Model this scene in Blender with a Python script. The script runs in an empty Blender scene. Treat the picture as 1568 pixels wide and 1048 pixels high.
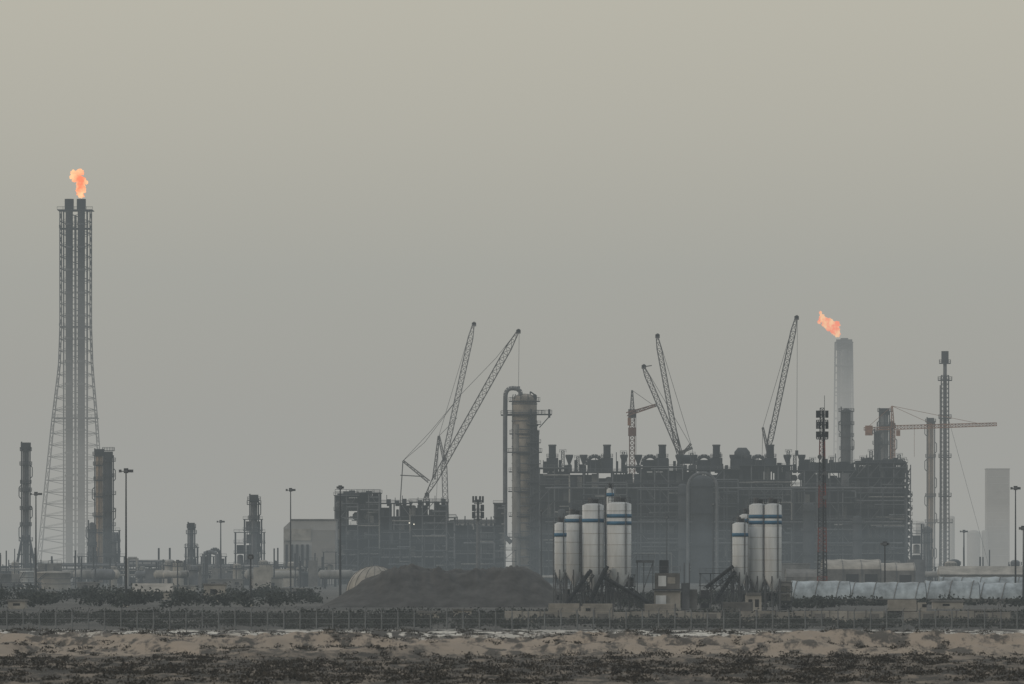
import bpy, math, random
import numpy as np
from mathutils import Vector
random.seed(7); rng=np.random.default_rng(11)
sc=bpy.context.scene
sc.view_settings.view_transform='Standard'; sc.view_settings.look='None'; sc.view_settings.exposure=0; sc.view_settings.gamma=1
K=8.35e-5; H=10.8; CX=784; HY=857      # telephoto bearing scale (rad/unit), eye height
# ------------------------------------------------------------------ materials
def mat(name,col,rough=.8,metal=0.,var=.25,scale=.25,col2=None,stretch=(1,1,1)):
    m=bpy.data.materials.new(name); m.use_nodes=True; nt=m.node_tree; N=nt.nodes; L=nt.links
    bs=N['Principled BSDF']; bs.inputs['Roughness'].default_value=rough; bs.inputs['Metallic'].default_value=metal; bs.inputs['Specular IOR Level'].default_value=.25
    tc=N.new('ShaderNodeTexCoord'); mp=N.new('ShaderNodeMapping'); mp.inputs['Scale'].default_value=stretch
    nz=N.new('ShaderNodeTexNoise'); nz.inputs['Scale'].default_value=scale; nz.inputs['Detail'].default_value=6; nz.inputs['Roughness'].default_value=.65
    cr=N.new('ShaderNodeValToRGB'); c2=col2 or tuple(c*(1-var*1.6) for c in col); c1=tuple(min(1,c*(1+var*.6)) for c in col)
    cr.color_ramp.elements[0].position=.32; cr.color_ramp.elements[1].position=.68
    cr.color_ramp.elements[0].color=(*c2,1); cr.color_ramp.elements[1].color=(*c1,1)
    L.new(tc.outputs['Object'],mp.inputs['Vector']); L.new(mp.outputs[0],nz.inputs['Vector']); L.new(nz.outputs['Fac'],cr.inputs[0]); L.new(cr.outputs[0],bs.inputs['Base Color'])
    return m
STEEL=mat('dark_steel',(.036,.041,.049),.8,var=.4,scale=.12)
STEELB=mat('grey_steel',(.098,.105,.117),.75,var=.35,scale=.2)
CLAD=mat('equipment_cladding',(.020,.025,.033),.9,var=.5,scale=.15)
ALU=mat('insulation_jacket',(.20,.20,.195),.6,var=.4,scale=.2,stretch=(1,1,.3))
COLM=mat('column_shell',(.20,.18,.155),.7,var=.55,scale=.12,stretch=(1,1,.6))
TAN=mat('tan_paint',(.26,.20,.15),.7,var=.35,scale=.15)
ORG=mat('orange_paint',(.25,.13,.08),.7,var=.3,scale=.3)
RED=mat('red_paint',(.15,.045,.04),.7,var=.3,scale=.3)
WHITE=mat('white_paint',(.49,.52,.545),.6,var=.22,scale=.35,stretch=(1,1,.15))
BLUE=mat('blue_paint',(.03,.11,.20),.6,var=.25,scale=.5)
CONC=mat('concrete',(.27,.26,.24),.9,var=.3,scale=.2)
CONCD=mat('stained_concrete',(.13,.13,.13),.9,var=.35,scale=.2)
DARK=mat('dark_opening',(.02,.021,.024),.9,var=.3)
PLAST=mat('translucent_membrane',(.27,.315,.35),.6,var=.4,scale=.25,stretch=(1,.4,1))
LEAF=mat('dry_scrub',(.040,.034,.026),.9,var=.5,scale=.5)
LEAF2=mat('tree_foliage',(.028,.034,.030),.9,var=.5,scale=.3)
COAL=mat('gravel',(.050,.050,.051),.95,var=.35,scale=.25)
CRANE=mat('crane_lattice',(.07,.066,.068),.7,var=.3,scale=.2)
CRANEL=mat('crane_lattice_pale',(.17,.17,.18),.7,var=.3,scale=.2)
CRANER=mat('crane_lattice_red',(.16,.09,.07),.7,var=.3,scale=.2)
FAR=mat('pale_concrete',(.28,.285,.29),.9,var=.15,scale=.05)
FARD=mat('grey_tower_concrete',(.20,.195,.19),.9,var=.2,scale=.05)
FENCE=mat('galvanised_wire',(.16,.175,.19),.6,var=.25,scale=.4)
def emis(name,c1,c2,st,scale):
    m=bpy.data.materials.new(name); m.use_nodes=True; nt=m.node_tree; N=nt.nodes; L=nt.links; N.remove(N['Principled BSDF'])
    e=N.new('ShaderNodeEmission'); e.inputs['Strength'].default_value=st
    tc=N.new('ShaderNodeTexCoord'); nz=N.new('ShaderNodeTexNoise'); nz.inputs['Scale'].default_value=scale; nz.inputs['Detail'].default_value=4
    cr=N.new('ShaderNodeValToRGB'); cr.color_ramp.elements[0].position=.38; cr.color_ramp.elements[1].position=.62
    cr.color_ramp.elements[0].color=(*c1,1); cr.color_ramp.elements[1].color=(*c2,1)
    L.new(tc.outputs['Object'],nz.inputs['Vector']); L.new(nz.outputs['Fac'],cr.inputs[0]); L.new(cr.outputs[0],e.inputs['Color'])
    L.new(e.outputs[0],N['Material Output'].inputs['Surface']); return m
FLAME=emis('burning_gas',(1.0,.20,.07),(1.0,.55,.26),1.45,.14)
LAMP=emis('lit_lamp',(1,.9,.7),(1,.95,.8),1.2,1)
# ------------------------------------------------------------------ builder
class B:
    def __init__(s): s.v=[]; s.f=[]; s.m=[]; s.sm=[]; s.mats=[]
    def mi(s,m):
        if m not in s.mats: s.mats.append(m)
        return s.mats.index(m)
    def add(s,vs,fs,m,smooth=False):
        o=len(s.v); s.v.extend(vs); i=s.mi(m)
        for f in fs: s.f.append(tuple(a+o for a in f)); s.m.append(i); s.sm.append(smooth)
    def box(s,x0,x1,y0,y1,z0,z1,m):
        s.add([(x0,y0,z0),(x1,y0,z0),(x1,y1,z0),(x0,y1,z0),(x0,y0,z1),(x1,y0,z1),(x1,y1,z1),(x0,y1,z1)],
              [(0,3,2,1),(4,5,6,7),(0,1,5,4),(1,2,6,5),(2,3,7,6),(3,0,4,7)],m)
    def tube(s,p0,p1,r,m,n=4,r1=None,cap=False):
        p0=Vector(p0);p1=Vector(p1); d=p1-p0
        if d.length<1e-6: return
        d.normalize(); a=d.cross(Vector((0,1,0)) if abs(d.y)<.9 else Vector((1,0,0))).normalized(); b=d.cross(a)
        r1=r if r1 is None else r1; vs=[];ph=math.pi/4 if n==4 else 0
        for p,rr in ((p0,r),(p1,r1)):
            for i in range(n):
                t=ph+2*math.pi*i/n; vs.append(tuple(p+a*(rr*math.cos(t))+b*(rr*math.sin(t))))
        s.add(vs,[(i,(i+1)%n,n+(i+1)%n,n+i) for i in range(n)],m,n>5)
        if cap: s.add(vs,[tuple(range(n))[::-1],tuple(range(n,2*n))],m)
    def cyl(s,x,y,z0,z1,r,m,n=20,r1=None): s.tube((x,y,z0),(x,y,z1),r,m,n,r1,True)
    def lathe(s,x,y,prof,m,n=24):
        vs=[];fs=[]
        for r,z in prof:
            for i in range(n):
                t=2*math.pi*i/n; vs.append((x+r*math.cos(t),y+r*math.sin(t),z))
        for k in range(len(prof)-1):
            for i in range(n): fs.append((k*n+i,k*n+(i+1)%n,(k+1)*n+(i+1)%n,(k+1)*n+i))
        s.add(vs,fs,m,True)
    def vessel(s,x,y,z0,z1,r,m,n=20):
        h=r*.5
        s.lathe(x,y,[(r,z0),(r,z1-h)]+[(r*math.cos(t),z1-h+h*math.sin(t)) for t in (0.3,.6,.9,1.2,1.5)]+[(0.001,z1)],m,n)
    def hvessel(s,x0,x1,y,z,r,m): 
        s.tube((x0+r*.5,y,z),(x1-r*.5,y,z),r,m,14); s.tube((x0+r*.5,y,z),(x0,y,z),r,m,14,r*.4,True); s.tube((x1-r*.5,y,z),(x1,y,z),r,m,14,r*.4,True)
    def path(s,pts,r,m,n=8):
        for a,b in zip(pts[:-1],pts[1:]): s.tube(a,b,r,m,n)
    def truss(s,p0,p1,w0,w1,n,rc,rb,m,m2=None):
        p0=Vector(p0);p1=Vector(p1); d=(p1-p0).normalized()
        b=Vector((0,1,0)); a=d.cross(b).normalized(); b=a.cross(d).normalized()
        def c(t):
            p=p0.lerp(p1,t); w=(w0+(w1-w0)*t)/2
            return [p+a*w+b*w,p+a*w-b*w,p-a*w-b*w,p-a*w+b*w]
        prev=c(0)
        for i in range(n):
            cur=c((i+1)/n); mm=m2 if (m2 and (i*7//n)%2) else m
            for j in range(4):
                s.tube(prev[j],cur[j],rc,mm); k=(j+1)%4
                s.tube(cur[j],cur[k],rb,mm)
                if i%2: s.tube(prev[j],cur[k],rb,mm)
                else: s.tube(prev[k],cur[j],rb,mm)
            prev=cur
    def platform(s,x,y,z,r,m,rail=1.2,t=.25,n=14):
        s.cyl(x,y,z-t,z,r,m,n)
        for i in range(n):
            a=2*math.pi*i/n; b=2*math.pi*(i+1)/n
            p=(x+r*math.cos(a),y+r*math.sin(a)); q=(x+r*math.cos(b),y+r*math.sin(b))
            s.tube((*p,z),(*p,z+rail),.09,m); s.tube((*p,z+rail),(*q,z+rail),.09,m); s.tube((*p,z+rail*.5),(*q,z+rail*.5),.06,m)
    def rail(s,x0,x1,y,z,m,h=1.2,st=3,r=.1):
        s.tube((x0,y,z+h),(x1,y,z+h),r,m); s.tube((x0,y,z+h*.5),(x1,y,z+h*.5),r*.7,m)
        n=max(1,int((x1-x0)/st))
        for i in range(n+1): xx=x0+(x1-x0)*i/n; s.tube((xx,y,z),(xx,y,z+h),r,m)
    def leaves(s,x,y,z,rx,ry,rz,n,sz,m):
        d=rng.normal(size=(n,3)); d/=np.linalg.norm(d,axis=1)[:,None]; u=d*(rng.random((n,1))**.4)
        lump=.75+.5*rng.random(n)
        c=np.stack([x+u[:,0]*rx*lump,y+u[:,1]*ry,z+(u[:,2]*.5+.5)*rz*2*lump],1)
        a=rng.normal(size=(n,3)); a/=np.linalg.norm(a,axis=1)[:,None]; a*=sz*rng.uniform(.5,1.3,(n,1))
        b=np.cross(a,rng.normal(size=(n,3))); b/=np.linalg.norm(b,axis=1)[:,None]; b*=sz*rng.uniform(.4,.9,(n,1))
        vs=np.stack([c-a,c-b,c+a,c+b],1).reshape(-1,3)
        o=len(s.v); s.v.extend(vs.tolist()); i=s.mi(m)
        s.f.extend([(o+4*k,o+4*k+1,o+4*k+2,o+4*k+3) for k in range(n)]); s.m.extend([i]*n); s.sm.extend([False]*n)
    def obj(s,name,org=None):
        me=bpy.data.meshes.new(name); va=np.array(s.v,dtype=float)
        if org is None: org=((va[:,0].min()+va[:,0].max())/2,(va[:,1].min()+va[:,1].max())/2,0)
        va=va-np.array(org,dtype=float)
        me.from_pydata(va.tolist(),[],s.f)
        for m in s.mats: me.materials.append(m)
        me.polygons.foreach_set('material_index',s.m); me.polygons.foreach_set('use_smooth',s.sm); me.update()
        ob=bpy.data.objects.new(name,me); ob.location=Vector(org); bpy.context.collection.objects.link(ob); return ob
class S:   # a depth station: site coordinates -> metres
    def __init__(s,Y): s.Y=Y; s.s=K*Y
    def x(s,u): return (u-CX)*s.s
    def z(s,v): return max(0,H+(HY-v)*s.s)
    def P(s,u,v,dy=0): return Vector((s.x(u),s.Y+dy,s.z(v)))
    def m(s,w): return w*s.s
U=random.uniform
# ------------------------------------------------------------------ ground
def vnoise(X,Y,seed):
    r=np.random.default_rng(seed).random((256,256)); xi=np.floor(X).astype(int);yi=np.floor(Y).astype(int)
    fx=X-xi;fy=Y-yi; fx=fx*fx*(3-2*fx);fy=fy*fy*(3-2*fy); g=lambda a,b:r[a%256,b%256]
    return (g(xi,yi)*(1-fx)+g(xi+1,yi)*fx)*(1-fy)+(g(xi,yi+1)*(1-fx)+g(xi+1,yi+1)*fx)*fy
def sm(a,b,x): t=np.clip((x-a)/(b-a),0,1); return t*t*(3-2*t)
def gh(X,Y):
    X=np.asarray(X,float);Y=np.asarray(Y,float)
    n1=vnoise(X/11+5,Y/22,1); n2=vnoise(X/6,Y/9,2); n3=vnoise(X/2.0,Y/3,3); n4=vnoise(X/.9,Y/1.5,4)
    base=(n2*.5+n3*.36+n4*.22)
    h=base*.8*(sm(500,640,Y)-sm(1090,1185,Y))
    wob=(vnoise(X/22,Y*0,6)-.5)*44
    berm=np.exp(-((Y+wob-930)/11)**4)*(.25+1.25*n1+.5*n3+.2*n4)
    berm2=np.exp(-((Y+wob*1.6-1035)/12)**4)*(.05+.8*vnoise(X/8,Y/30,8)+.25*n3)
    berm3=np.exp(-((Y-wob*1.6-872)/11)**4)*(.0+1.3*vnoise(X/8,Y/30,9)+.35*n3)
    return np.maximum(h+berm+berm2+berm3-.15*(sm(600,700,Y)-sm(1100,1180,Y)),-.3)
def axis(dense0,dense1,step,lo,hi):
    c=list(np.arange(dense0,dense1+step/2,step)); st=step; a=dense0; left=[]
    while a>lo: st*=1.35; a-=st; left.append(max(a,lo))
    st=step; b=dense1; right=[]
    while b<hi: st*=1.35; b+=st; right.append(min(b,hi))
    return np.array(left[::-1]+c+right)
ax=axis(-110,110,.36,-20000,20000); ay=axis(640,1200,1.0,-300,24000)
GX,GY=np.meshgrid(ax,ay); GZ=gh(GX,GY); GZ[(GY>1190)]=0; GZ[GY<500]=0
me=bpy.data.meshes.new('ground'); nx=len(ax);ny=len(ay)
me.vertices.add(nx*ny); me.vertices.foreach_set('co',np.stack([GX,GY,GZ],-1).ravel())
i=np.arange(nx-1)[None,:]+np.arange(ny-1)[:,None]*nx; q=np.stack([i,i+1,i+nx+1,i+nx],-1).reshape(-1,4)
me.loops.add(q.size); me.loops.foreach_set('vertex_index',q.ravel()); me.polygons.add(len(q)); me.polygons.foreach_set('loop_start',np.arange(len(q))*4)
me.update(calc_edges=True); me.polygons.foreach_set('use_smooth',np.ones(len(q),bool))
g=bpy.data.objects.new('ground',me); bpy.context.collection.objects.link(g)
m=bpy.data.materials.new('desert_sand'); m.use_nodes=True; nt=m.node_tree;N=nt.nodes;L=nt.links; bs=N['Principled BSDF']; bs.inputs['Roughness'].default_value=.95
tc=N.new('ShaderNodeTexCoord')
def nz(scale,st=(1,1,1),d=6):
    mp=N.new('ShaderNodeMapping'); mp.inputs['Scale'].default_value=st; n=N.new('ShaderNodeTexNoise'); n.inputs['Scale'].default_value=scale; n.inputs['Detail'].default_value=d; n.inputs['Roughness'].default_value=.7
    L.new(tc.outputs['Object'],mp.inputs[0]); L.new(mp.outputs[0],n.inputs['Vector']); return n.outputs['Fac']
def ramp(f,e):
    r=N.new('ShaderNodeValToRGB'); r.color_ramp.elements[0].position=e[0][0]; r.color_ramp.elements[1].position=e[1][0]
    r.color_ramp.elements[0].color=(*e[0][1],1); r.color_ramp.elements[1].color=(*e[1][1],1)
    L.new(f,r.inputs[0]); return r.outputs[0]
near=ramp(nz(.35,(1,.2,1)),[(.47,(.022,.019,.016)),(.60,(.15,.125,.10))])
sand=ramp(nz(.40,(1,.15,1)),[(.44,(.045,.039,.033)),(.52,(.245,.205,.165))])
pale=ramp(nz(.25,(1,.08,1)),[(.48,(.035,.033,.031)),(.53,(.46,.45,.42))])
far=ramp(nz(.02,(1,.5,1)),[(.4,(.028,.030,.031)),(.62,(.06,.06,.058))])
sx=N.new('ShaderNodeSeparateXYZ'); L.new(tc.outputs['Object'],sx.inputs[0])
ya=N.new('ShaderNodeMath'); ya.operation='MULTIPLY_ADD'; ya.inputs[1].default_value=110; L.new(nz(.06),ya.inputs[0]); L.new(sx.outputs['Y'],ya.inputs[2])
def mr(a,b):
    r=N.new('ShaderNodeMapRange'); r.inputs[1].default_value=a; r.inputs[2].default_value=b; L.new(ya.outputs[0],r.inputs[0]); return r.outputs[0]
def mix(f,a,b):
    x=N.new('ShaderNodeMix'); x.data_type='RGBA'; L.new(f,x.inputs['Factor']); L.new(a,x.inputs[6]); L.new(b,x.inputs[7]); return x.outputs[2]
c=mix(mr(885,915),near,sand); c=mix(mr(1060,1095),c,pale); c=mix(mr(1235,1270),c,far); L.new(c,bs.inputs['Base Color'])
bp=N.new('ShaderNodeBump'); bp.inputs['Strength'].default_value=.7; bp.inputs['Distance'].default_value=.3; L.new(nz(2.5),bp.inputs['Height']); L.new(bp.outputs[0],bs.inputs['Normal'])
me.materials.append(m)
b=B(); cnt=0
NS=30000; XS=rng.uniform(-105,105,NS); YS=645+(1188-645)*rng.random(NS)
DN=vnoise(XS/7.,YS/22.,21)*.45+vnoise(XS/2.2,YS/8.,22)*.55; ZS=gh(XS,YS)
for k in range(NS):
    x,y,dn=XS[k],YS[k],DN[k]
    if y<850: th=.44;pr=.55
    elif y<965: th=.64;pr=.6
    elif y<1060: th=.50;pr=.55
    elif y<1120: th=.62;pr=.35
    else: th=.62;pr=.3
    if dn<th or random.random()>pr: continue
    r=U(.2,.7)*(1.3 if y<800 else 1)
    if random.random()<.04: r*=1.8
    hh=r*U(.25,.55); b.leaves(x,y,ZS[k]-.08,r*1.25,r,hh,int(12+r*22),.13,LEAF); cnt+=1
b.obj('desert_shrubs',(0,0,0)); print('shrubs',cnt)
# ------------------------------------------------------------------ fence
b=B(); Yf=1200
x=-170
while x<170:
    b.tube((x,Yf,0),(x,Yf,2.75),.10,FENCE,6)
    b.path([(x,Yf,2.75),(x+.05,Yf-.12,3.05),(x+.25,Yf-.4,3.38)],.08,FENCE,4)
    b.path([(x,Yf,2.75),(x-.22,Yf+.3,3.2)],.06,FENCE,4)
    for i in range(1,17): b.tube((x+i*.147,Yf,.1),(x+i*.147,Yf,2.6),.022,FENCE)
    x+=2.5
for z in (.12,.9,1.75,2.6): b.tube((-170,Yf,z),(170,Yf,z),.04,FENCE)
for k in (3.02,3.28): b.tube((-170,Yf-.14-(k-3.02),k),(170,Yf-.14-(k-3.02),k),.02,FENCE)
b.obj('perimeter_fence')
b=B()
for _ in range(900):
    Y=U(1212,1520); x=U(-1,1)*Y*.075
    dn=vnoise(np.array([x/14.]),np.array([Y/60.]),31)[0]
    if dn<.25: continue
    h=U(.6,1.7)*(.5+dn*.7); b.leaves(x,Y,-.1,U(1.5,3.6),2,h*.55,70,.28,LEAF2)
b.obj('roadside_hedge')
b=B()
for _ in range(420):
    Y=U(1720,2300); x=U(-1,1)*Y*.075; u=x/(K*Y)+CX
    if 480<u<860: continue
    h=U(1.2,3.3)*(1.15 if u<480 else .7); b.leaves(x,Y,0,U(2.2,5.2),3,h*.55,90,.45,LEAF2)
b.obj('distant_trees')
# ------------------------------------------------------------------ low works buildings
def low_building(u0,u1,vt,Y,dep,mw,roof='flat',name='site_building'):
    s=S(Y); b=B(); x0,x1,zt=s.x(u0),s.x(u1),s.z(vt)
    b.box(x0,x1,Y,Y+dep,0,zt,mw)
    if roof=='flat': b.box(x0-.3,x1+.3,Y-.3,Y+dep+.3,zt+.003,zt+.35,CONCD)
    else:
        ym=Y+dep/2; zr=zt+dep*.18
        b.add([(x0-.3,Y-.5,zt),(x1+.3,Y-.5,zt),(x1+.3,ym,zr),(x0-.3,ym,zr),(x0-.3,Y+dep+.5,zt),(x1+.3,Y+dep+.5,zt)],[(0,1,2,3),(3,2,5,4),(0,3,4),(1,5,2)],CONC)
    n=max(1,int((x1-x0)/4)); 
    for i in range(n):
        xa=x0+(i+.3)*(x1-x0)/n
        if i%4==1: b.box(xa,xa+1.2,Y-.05,Y+.1,0,min(2.2,zt*.8),DARK)
        else: b.box(xa,xa+1.5,Y-.05,Y+.1,zt*.45,zt*.75,DARK)
    return b.obj(name)
specs=[(12,38,921,1700,8,CONC,'flat'),(60,92,908,2300,10,CONCD,'flat'),(118,150,893,2600,12,CONCD,'flat'),(150,186,906,2200,9,CONC,'flat'),(203,262,906,2100,12,CONC,'gable'),
 (236,300,898,2700,14,CONC,'flat'),(312,345,896,2000,10,CONC,'flat'),(318,372,888,2900,14,CONCD,'flat'),(385,432,886,2900,14,CONC,'flat'),(400,470,902,2500,10,CONCD,'flat'),
 (258,278,868,3100,10,WHITE,'flat'),(640,672,939,1400,6,CONC,'flat'),(694,722,935,1420,6,CONC,'flat'),(1188,1214,892,2000,9,CONCD,'flat'),
 (1430,1475,922,1700,8,CONC,'flat'),(1480,1530,936,1480,6,CONC,'flat'),(1180,1240,864,2900,14,CONCD,'flat'),(1440,1568,880,2700,16,CONCD,'gable')]
for sp in specs: low_building(*sp)
def truck(u,Y,m_):
    s=S(Y); b=B(); x=s.x(u)
    b.box(x,x+5.4,Y,Y+2.4,1.0,3.1,m_); b.box(x+5.6,x+7.3,Y+.1,Y+2.3,.8,2.6,CONC); b.box(x+6.5,x+7.35,Y+.05,Y+2.35,1.7,2.3,DARK)
    b.box(x,x+7.2,Y+.5,Y+1.9,.7,.95,DARK)
    for xx in (x+1,x+2.2,x+6.3): 
        for yy in (Y,Y+2.1): b.tube((xx,yy,.5),(xx,yy+.3,.5),.5,DARK,12,cap=True)
    b.obj('parked_truck')
for u,Y,m_ in ((840,1370,CONC),(1360,1490,CONC)): truck(u,Y,m_)
def container(u,Y,m):
    s=S(Y); b=B(); x=s.x(u); b.box(x,x+6,Y,Y+2.4,.15,2.6,m)
    for i in range(20): b.box(x+.1+i*.3,x+.22+i*.3,Y-.06,Y+.01,.3,2.45,m)
    for a in (x,x+5.8): b.box(a,a+.2,Y-.08,Y+2.48,0,2.65,STEELB)
    b.obj('shipping_container')
for u,Y,m_ in ((985,1440,CONC),(1105,1500,CONCD),(890,1450,CONC)): container(u,Y,m_)
b=B(); s=S(1340)
for i in range(34):
    xa=s.x(745)+i*3.1
    if random.random()<.12: continue
    b.box(xa,xa+2.9,1340,1340.3,0,U(1.7,2.0),CONC); b.box(xa+2.9,xa+3.1,1339.95,1340.35,0,2.1,CONCD)
    if i%3==0: b.box(xa+.4,xa+2.2,1339.9,1339.97,.2,1.5,CONCD)
b.obj('precast_wall')
# ------------------------------------------------------------------ gravel stockpiles
s=S(1790); b=B(); vs=[];fs=[]; nx2,ny2=150,40
prof=[(488,0),(520,2.4),(560,6.0),(595,8.4),(625,9.0),(655,8.8),(685,8.2),(715,8.0),(745,8.5),(780,9.2),(805,8.9),(830,6.8),(855,3.4),(885,0)]
for j in range(ny2):
    for i_ in range(nx2):
        u=484+i_*406/(nx2-1); y=1760+j*60/(ny2-1)
        h=np.interp(u,[p[0] for p in prof],[p[1] for p in prof]); q_=1-abs((y-1790)/30); yy=h*min(1,q_*1.7)
        n=float(vnoise(np.array([u/14.]),np.array([y/5.]),41)[0])+.5*float(vnoise(np.array([u/4.]),np.array([y/2.]),42)[0])
        vs.append((s.x(u),y,max(-.1,yy*(.84+.2*n)-.1)))
for j in range(ny2-1):
    for i_ in range(nx2-1): a=j*nx2+i_; fs.append((a,a+1,a+nx2+1,a+nx2))
b.add(vs,fs,COAL,True); b.obj('gravel_stockpile')
s=S(2050); b=B(); r=s.m(44); x=s.x(573); z=s.z(867)
b.lathe(x,2060,[(r,0),(r,z*.2)]+[(r*math.cos(t),z*.2+z*.8*math.sin(t)) for t in np.linspace(.1,1.56,10)],CONC,32)
for i in range(16):
    a=i*math.pi/8; b.path([(x+r*1.01*math.cos(t)*math.cos(a),2060+r*1.01*math.cos(t)*math.sin(a),z*.2+z*.805*math.sin(t)) for t in np.linspace(0,1.5,8)],.08,CONCD,4)
b.obj('storage_dome')
# ------------------------------------------------------------------ lamp masts
def mast(u,vt,Y,w=9,r=.2,m=STEEL):
    s=S(Y); b=B(); x=s.x(u); z=s.z(vt); k=s.m(w)
    b.tube((x,Y,0),(x,Y,z),r*1.4,m,8,r*.7)
    b.tube((x-k,Y,z-.6),(x+k,Y,z-.6),r*.6,m,4); b.tube((x,Y-k,z-.6),(x,Y+k,z-.6),r*.6,m,4)
    for d in (-1,.6,1):
        b.box(x+d*k-.3,x+d*k+.3,Y-.4,Y+.4,z-.85,z-.2,STEELB); b.box(x-.4,x+.4,Y+d*k-.4,Y+d*k+.4,z-.85,z-.2,STEELB)
    b.box(x-.5,x+.5,Y-.5,Y+.5,z-1.0,z+.1,m); b.box(x-.6,x+.6,Y-.6,Y+.6,0,.5,CONC)
    b.obj('high_mast_light')
for a in ((193,718,1780,9,.2),(55,754,2300,8,.22),(445,748,2400,6,.2),(338,797,3000,5,.26),(521,744,2200,4,.26),(1555,745,2100,6,.2),(384,850,1800,3,.16),(1355,830,1950,5,.18),(1567,806,1900,5,.18),
          (1021,790,2600,3,.22),(650,800,3300,3,.26),(272,858,2600,6,.22),(1476,812,3000,5,.3),(829,780,2700,3,.24),(1092,770,2700,3,.22)): mast(*a)
# ------------------------------------------------------------------ process units
def unit(Y,blocks,lev=7.2,dx=6.2,dep=44,seed=1,fill=.9):
    random.seed(seed); s=S(Y); b=B()
    for (u0,u1,vt) in blocks:
        x0,x1,zt=s.x(u0),s.x(u1),s.z(vt); nl=max(1,round(zt/lev)); dz=zt/nl; nxx=max(1,round((x1-x0)/dx)); ddx=(x1-x0)/nxx
        for i_ in range(nxx+1):
            xx=x0+i_*ddx
            for ry in (Y,Y+dep*.5,Y+dep): b.tube((xx,ry,0),(xx,ry,zt),.38,STEELB if ry==Y and random.random()<.8 else STEEL)
        for k in range(1,nl+1):
            z=k*dz
            b.box(x0-.6,x1+.6,Y-.9,Y+dep+.9,z-.4,z-.05,STEELB if random.random()<.35 else STEEL)
            if random.random()<.8: b.rail(x0-.6,x1+.6,Y-.9,z-.05,STEELB,1.2,3,.09)
            for q_ in range(4):
                if random.random()<.7:
                    zz=z-dz*U(.15,.85); a=U(x0,x1); c_=min(x1,a+U(8,40)); mm=random.choice([STEEL,STEELB,STEELB,ALU]); rr=U(.2,.45); b.tube((a,Y-.6-q_*.7,zz),(c_,Y-.6-q_*.7,zz),rr,mm,8); b.tube((c_,Y-.6-q_*.7,zz),(c_,Y-.6-q_*.7,max(0,zz-U(3,16))),rr,mm,8)
            for i_ in range(nxx):
                xa=x0+i_*ddx; rr=random.random()
                if rr<.18: b.tube((xa,Y-.1,z-dz),(xa+ddx,Y-.1,z),.2,STEELB)
                elif rr<.36: b.tube((xa+ddx,Y-.1,z-dz),(xa,Y-.1,z),.2,STEELB)
                top=(k==nl); pr={nl:.72,nl-1:.95}.get(k,.99)
                if random.random()<pr:
                    b.box(xa,xa+ddx-.02,Y+dep*.6,Y+dep*.6+6,z-dz,z-.42-(dz*U(0,.5) if top else 0),CLAD)
                for half in (0,1):
                    if random.random()>fill: continue
                    xh=xa+half*ddx/2; dh=ddx/2
                    yy=Y+U(1,14); c_=random.random(); mm=random.choice([STEEL,CLAD,CLAD,STEELB,STEEL,STEEL,STEELB,ALU])
                    if c_<.3: b.vessel(xh+dh/2,yy+2,z-dz,z-.6-dz*U(0,.5),dh*U(.25,.5),mm,12)
                    elif c_<.5: b.hvessel(xh+.1,xh+dh-.1+U(0,2),yy+2,z-dz*U(.4,.7),dz*U(.12,.28),mm)
                    elif c_<.8: b.box(xh+U(.1,.8),xh+dh-U(.1,.8),yy,yy+4,z-dz,z-.5-dz*U(.05,.6),mm)
                    else:
                        for q_ in range(2): b.tube((xh+.6+q_*1.3,yy-1,z-dz),(xh+.6+q_*1.3,yy-1,z),.3,mm,8)
        b.rail(x0-.6,x1+.6,Y+dep+.9,zt,STEELB,1.2,3,.1)
    return b,s
blocks=[(826,872,716),(872,960,722),(960,1045,714),(1045,1130,718),(1130,1212,712),(1212,1310,720),(1310,1388,708)]
b,s=unit(3590,blocks,seed=3)
Y=3590
for u in (846,930,1015,1098,1181):           # furnace convection stacks with duct arches
    y=Y+12
    b.cyl(s.x(u),y,s.z(722),s.z(683),s.m(5.5),CLAD,16); b.cyl(s.x(u),y,s.z(683),s.z(680.5),s.m(6.2),STEEL,16)
    b.box(s.x(u-9),s.x(u+9),y-4,y+5,s.z(722),s.z(701),CLAD)
    b.platform(s.x(u),y,s.z(699),s.m(9),STEEL)
    cxx=u-19
    if u>850:
        pts=[(s.x(cxx+12*math.cos(t)),y,s.z(712)+s.m(14)*math.sin(t)) for t in np.linspace(0,math.pi,9)]
        b.path(pts,s.m(3.0),STEEL,8); b.box(s.x(cxx-11),s.x(cxx+11),y,y+5,s.z(722),s.z(704),CLAD); b.rail(s.x(cxx-13),s.x(cxx+13),y-3,s.z(703),STEEL,1.6,2.5)
    for d in (26,48):
        if u+d>1300: continue
        b.box(s.x(u+d-4),s.x(u+d+4),y,y+4,s.z(722),s.z(712),CLAD)
        b.tube((s.x(u+d),y,s.z(722)),(s.x(u+d),y,s.z(707)),s.m(1.8),STEEL,8); b.tube((s.x(u+d),y,s.z(710)),(s.x(u+d),y,s.z(699)),s.m(2),STEEL,8,s.m(6)); b.tube((s.x(u+d),y,s.z(699)),(s.x(u+d),y,s.z(696)),s.m(6),STEEL,8)
        b.path([(s.x(u+d),y,s.z(697)),(s.x(u+d+5),y,s.z(697))],.3,STEEL)
b.hvessel(s.x(1126),s.x(1150),Y+16,s.z(696),s.m(11),STEEL); b.box(s.x(1122),s.x(1154),Y+10,Y+22,s.z(722),s.z(702),CLAD)
b.hvessel(s.x(1040),s.x(1066),Y+16,s.z(703),s.m(7),CLAD)
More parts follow.
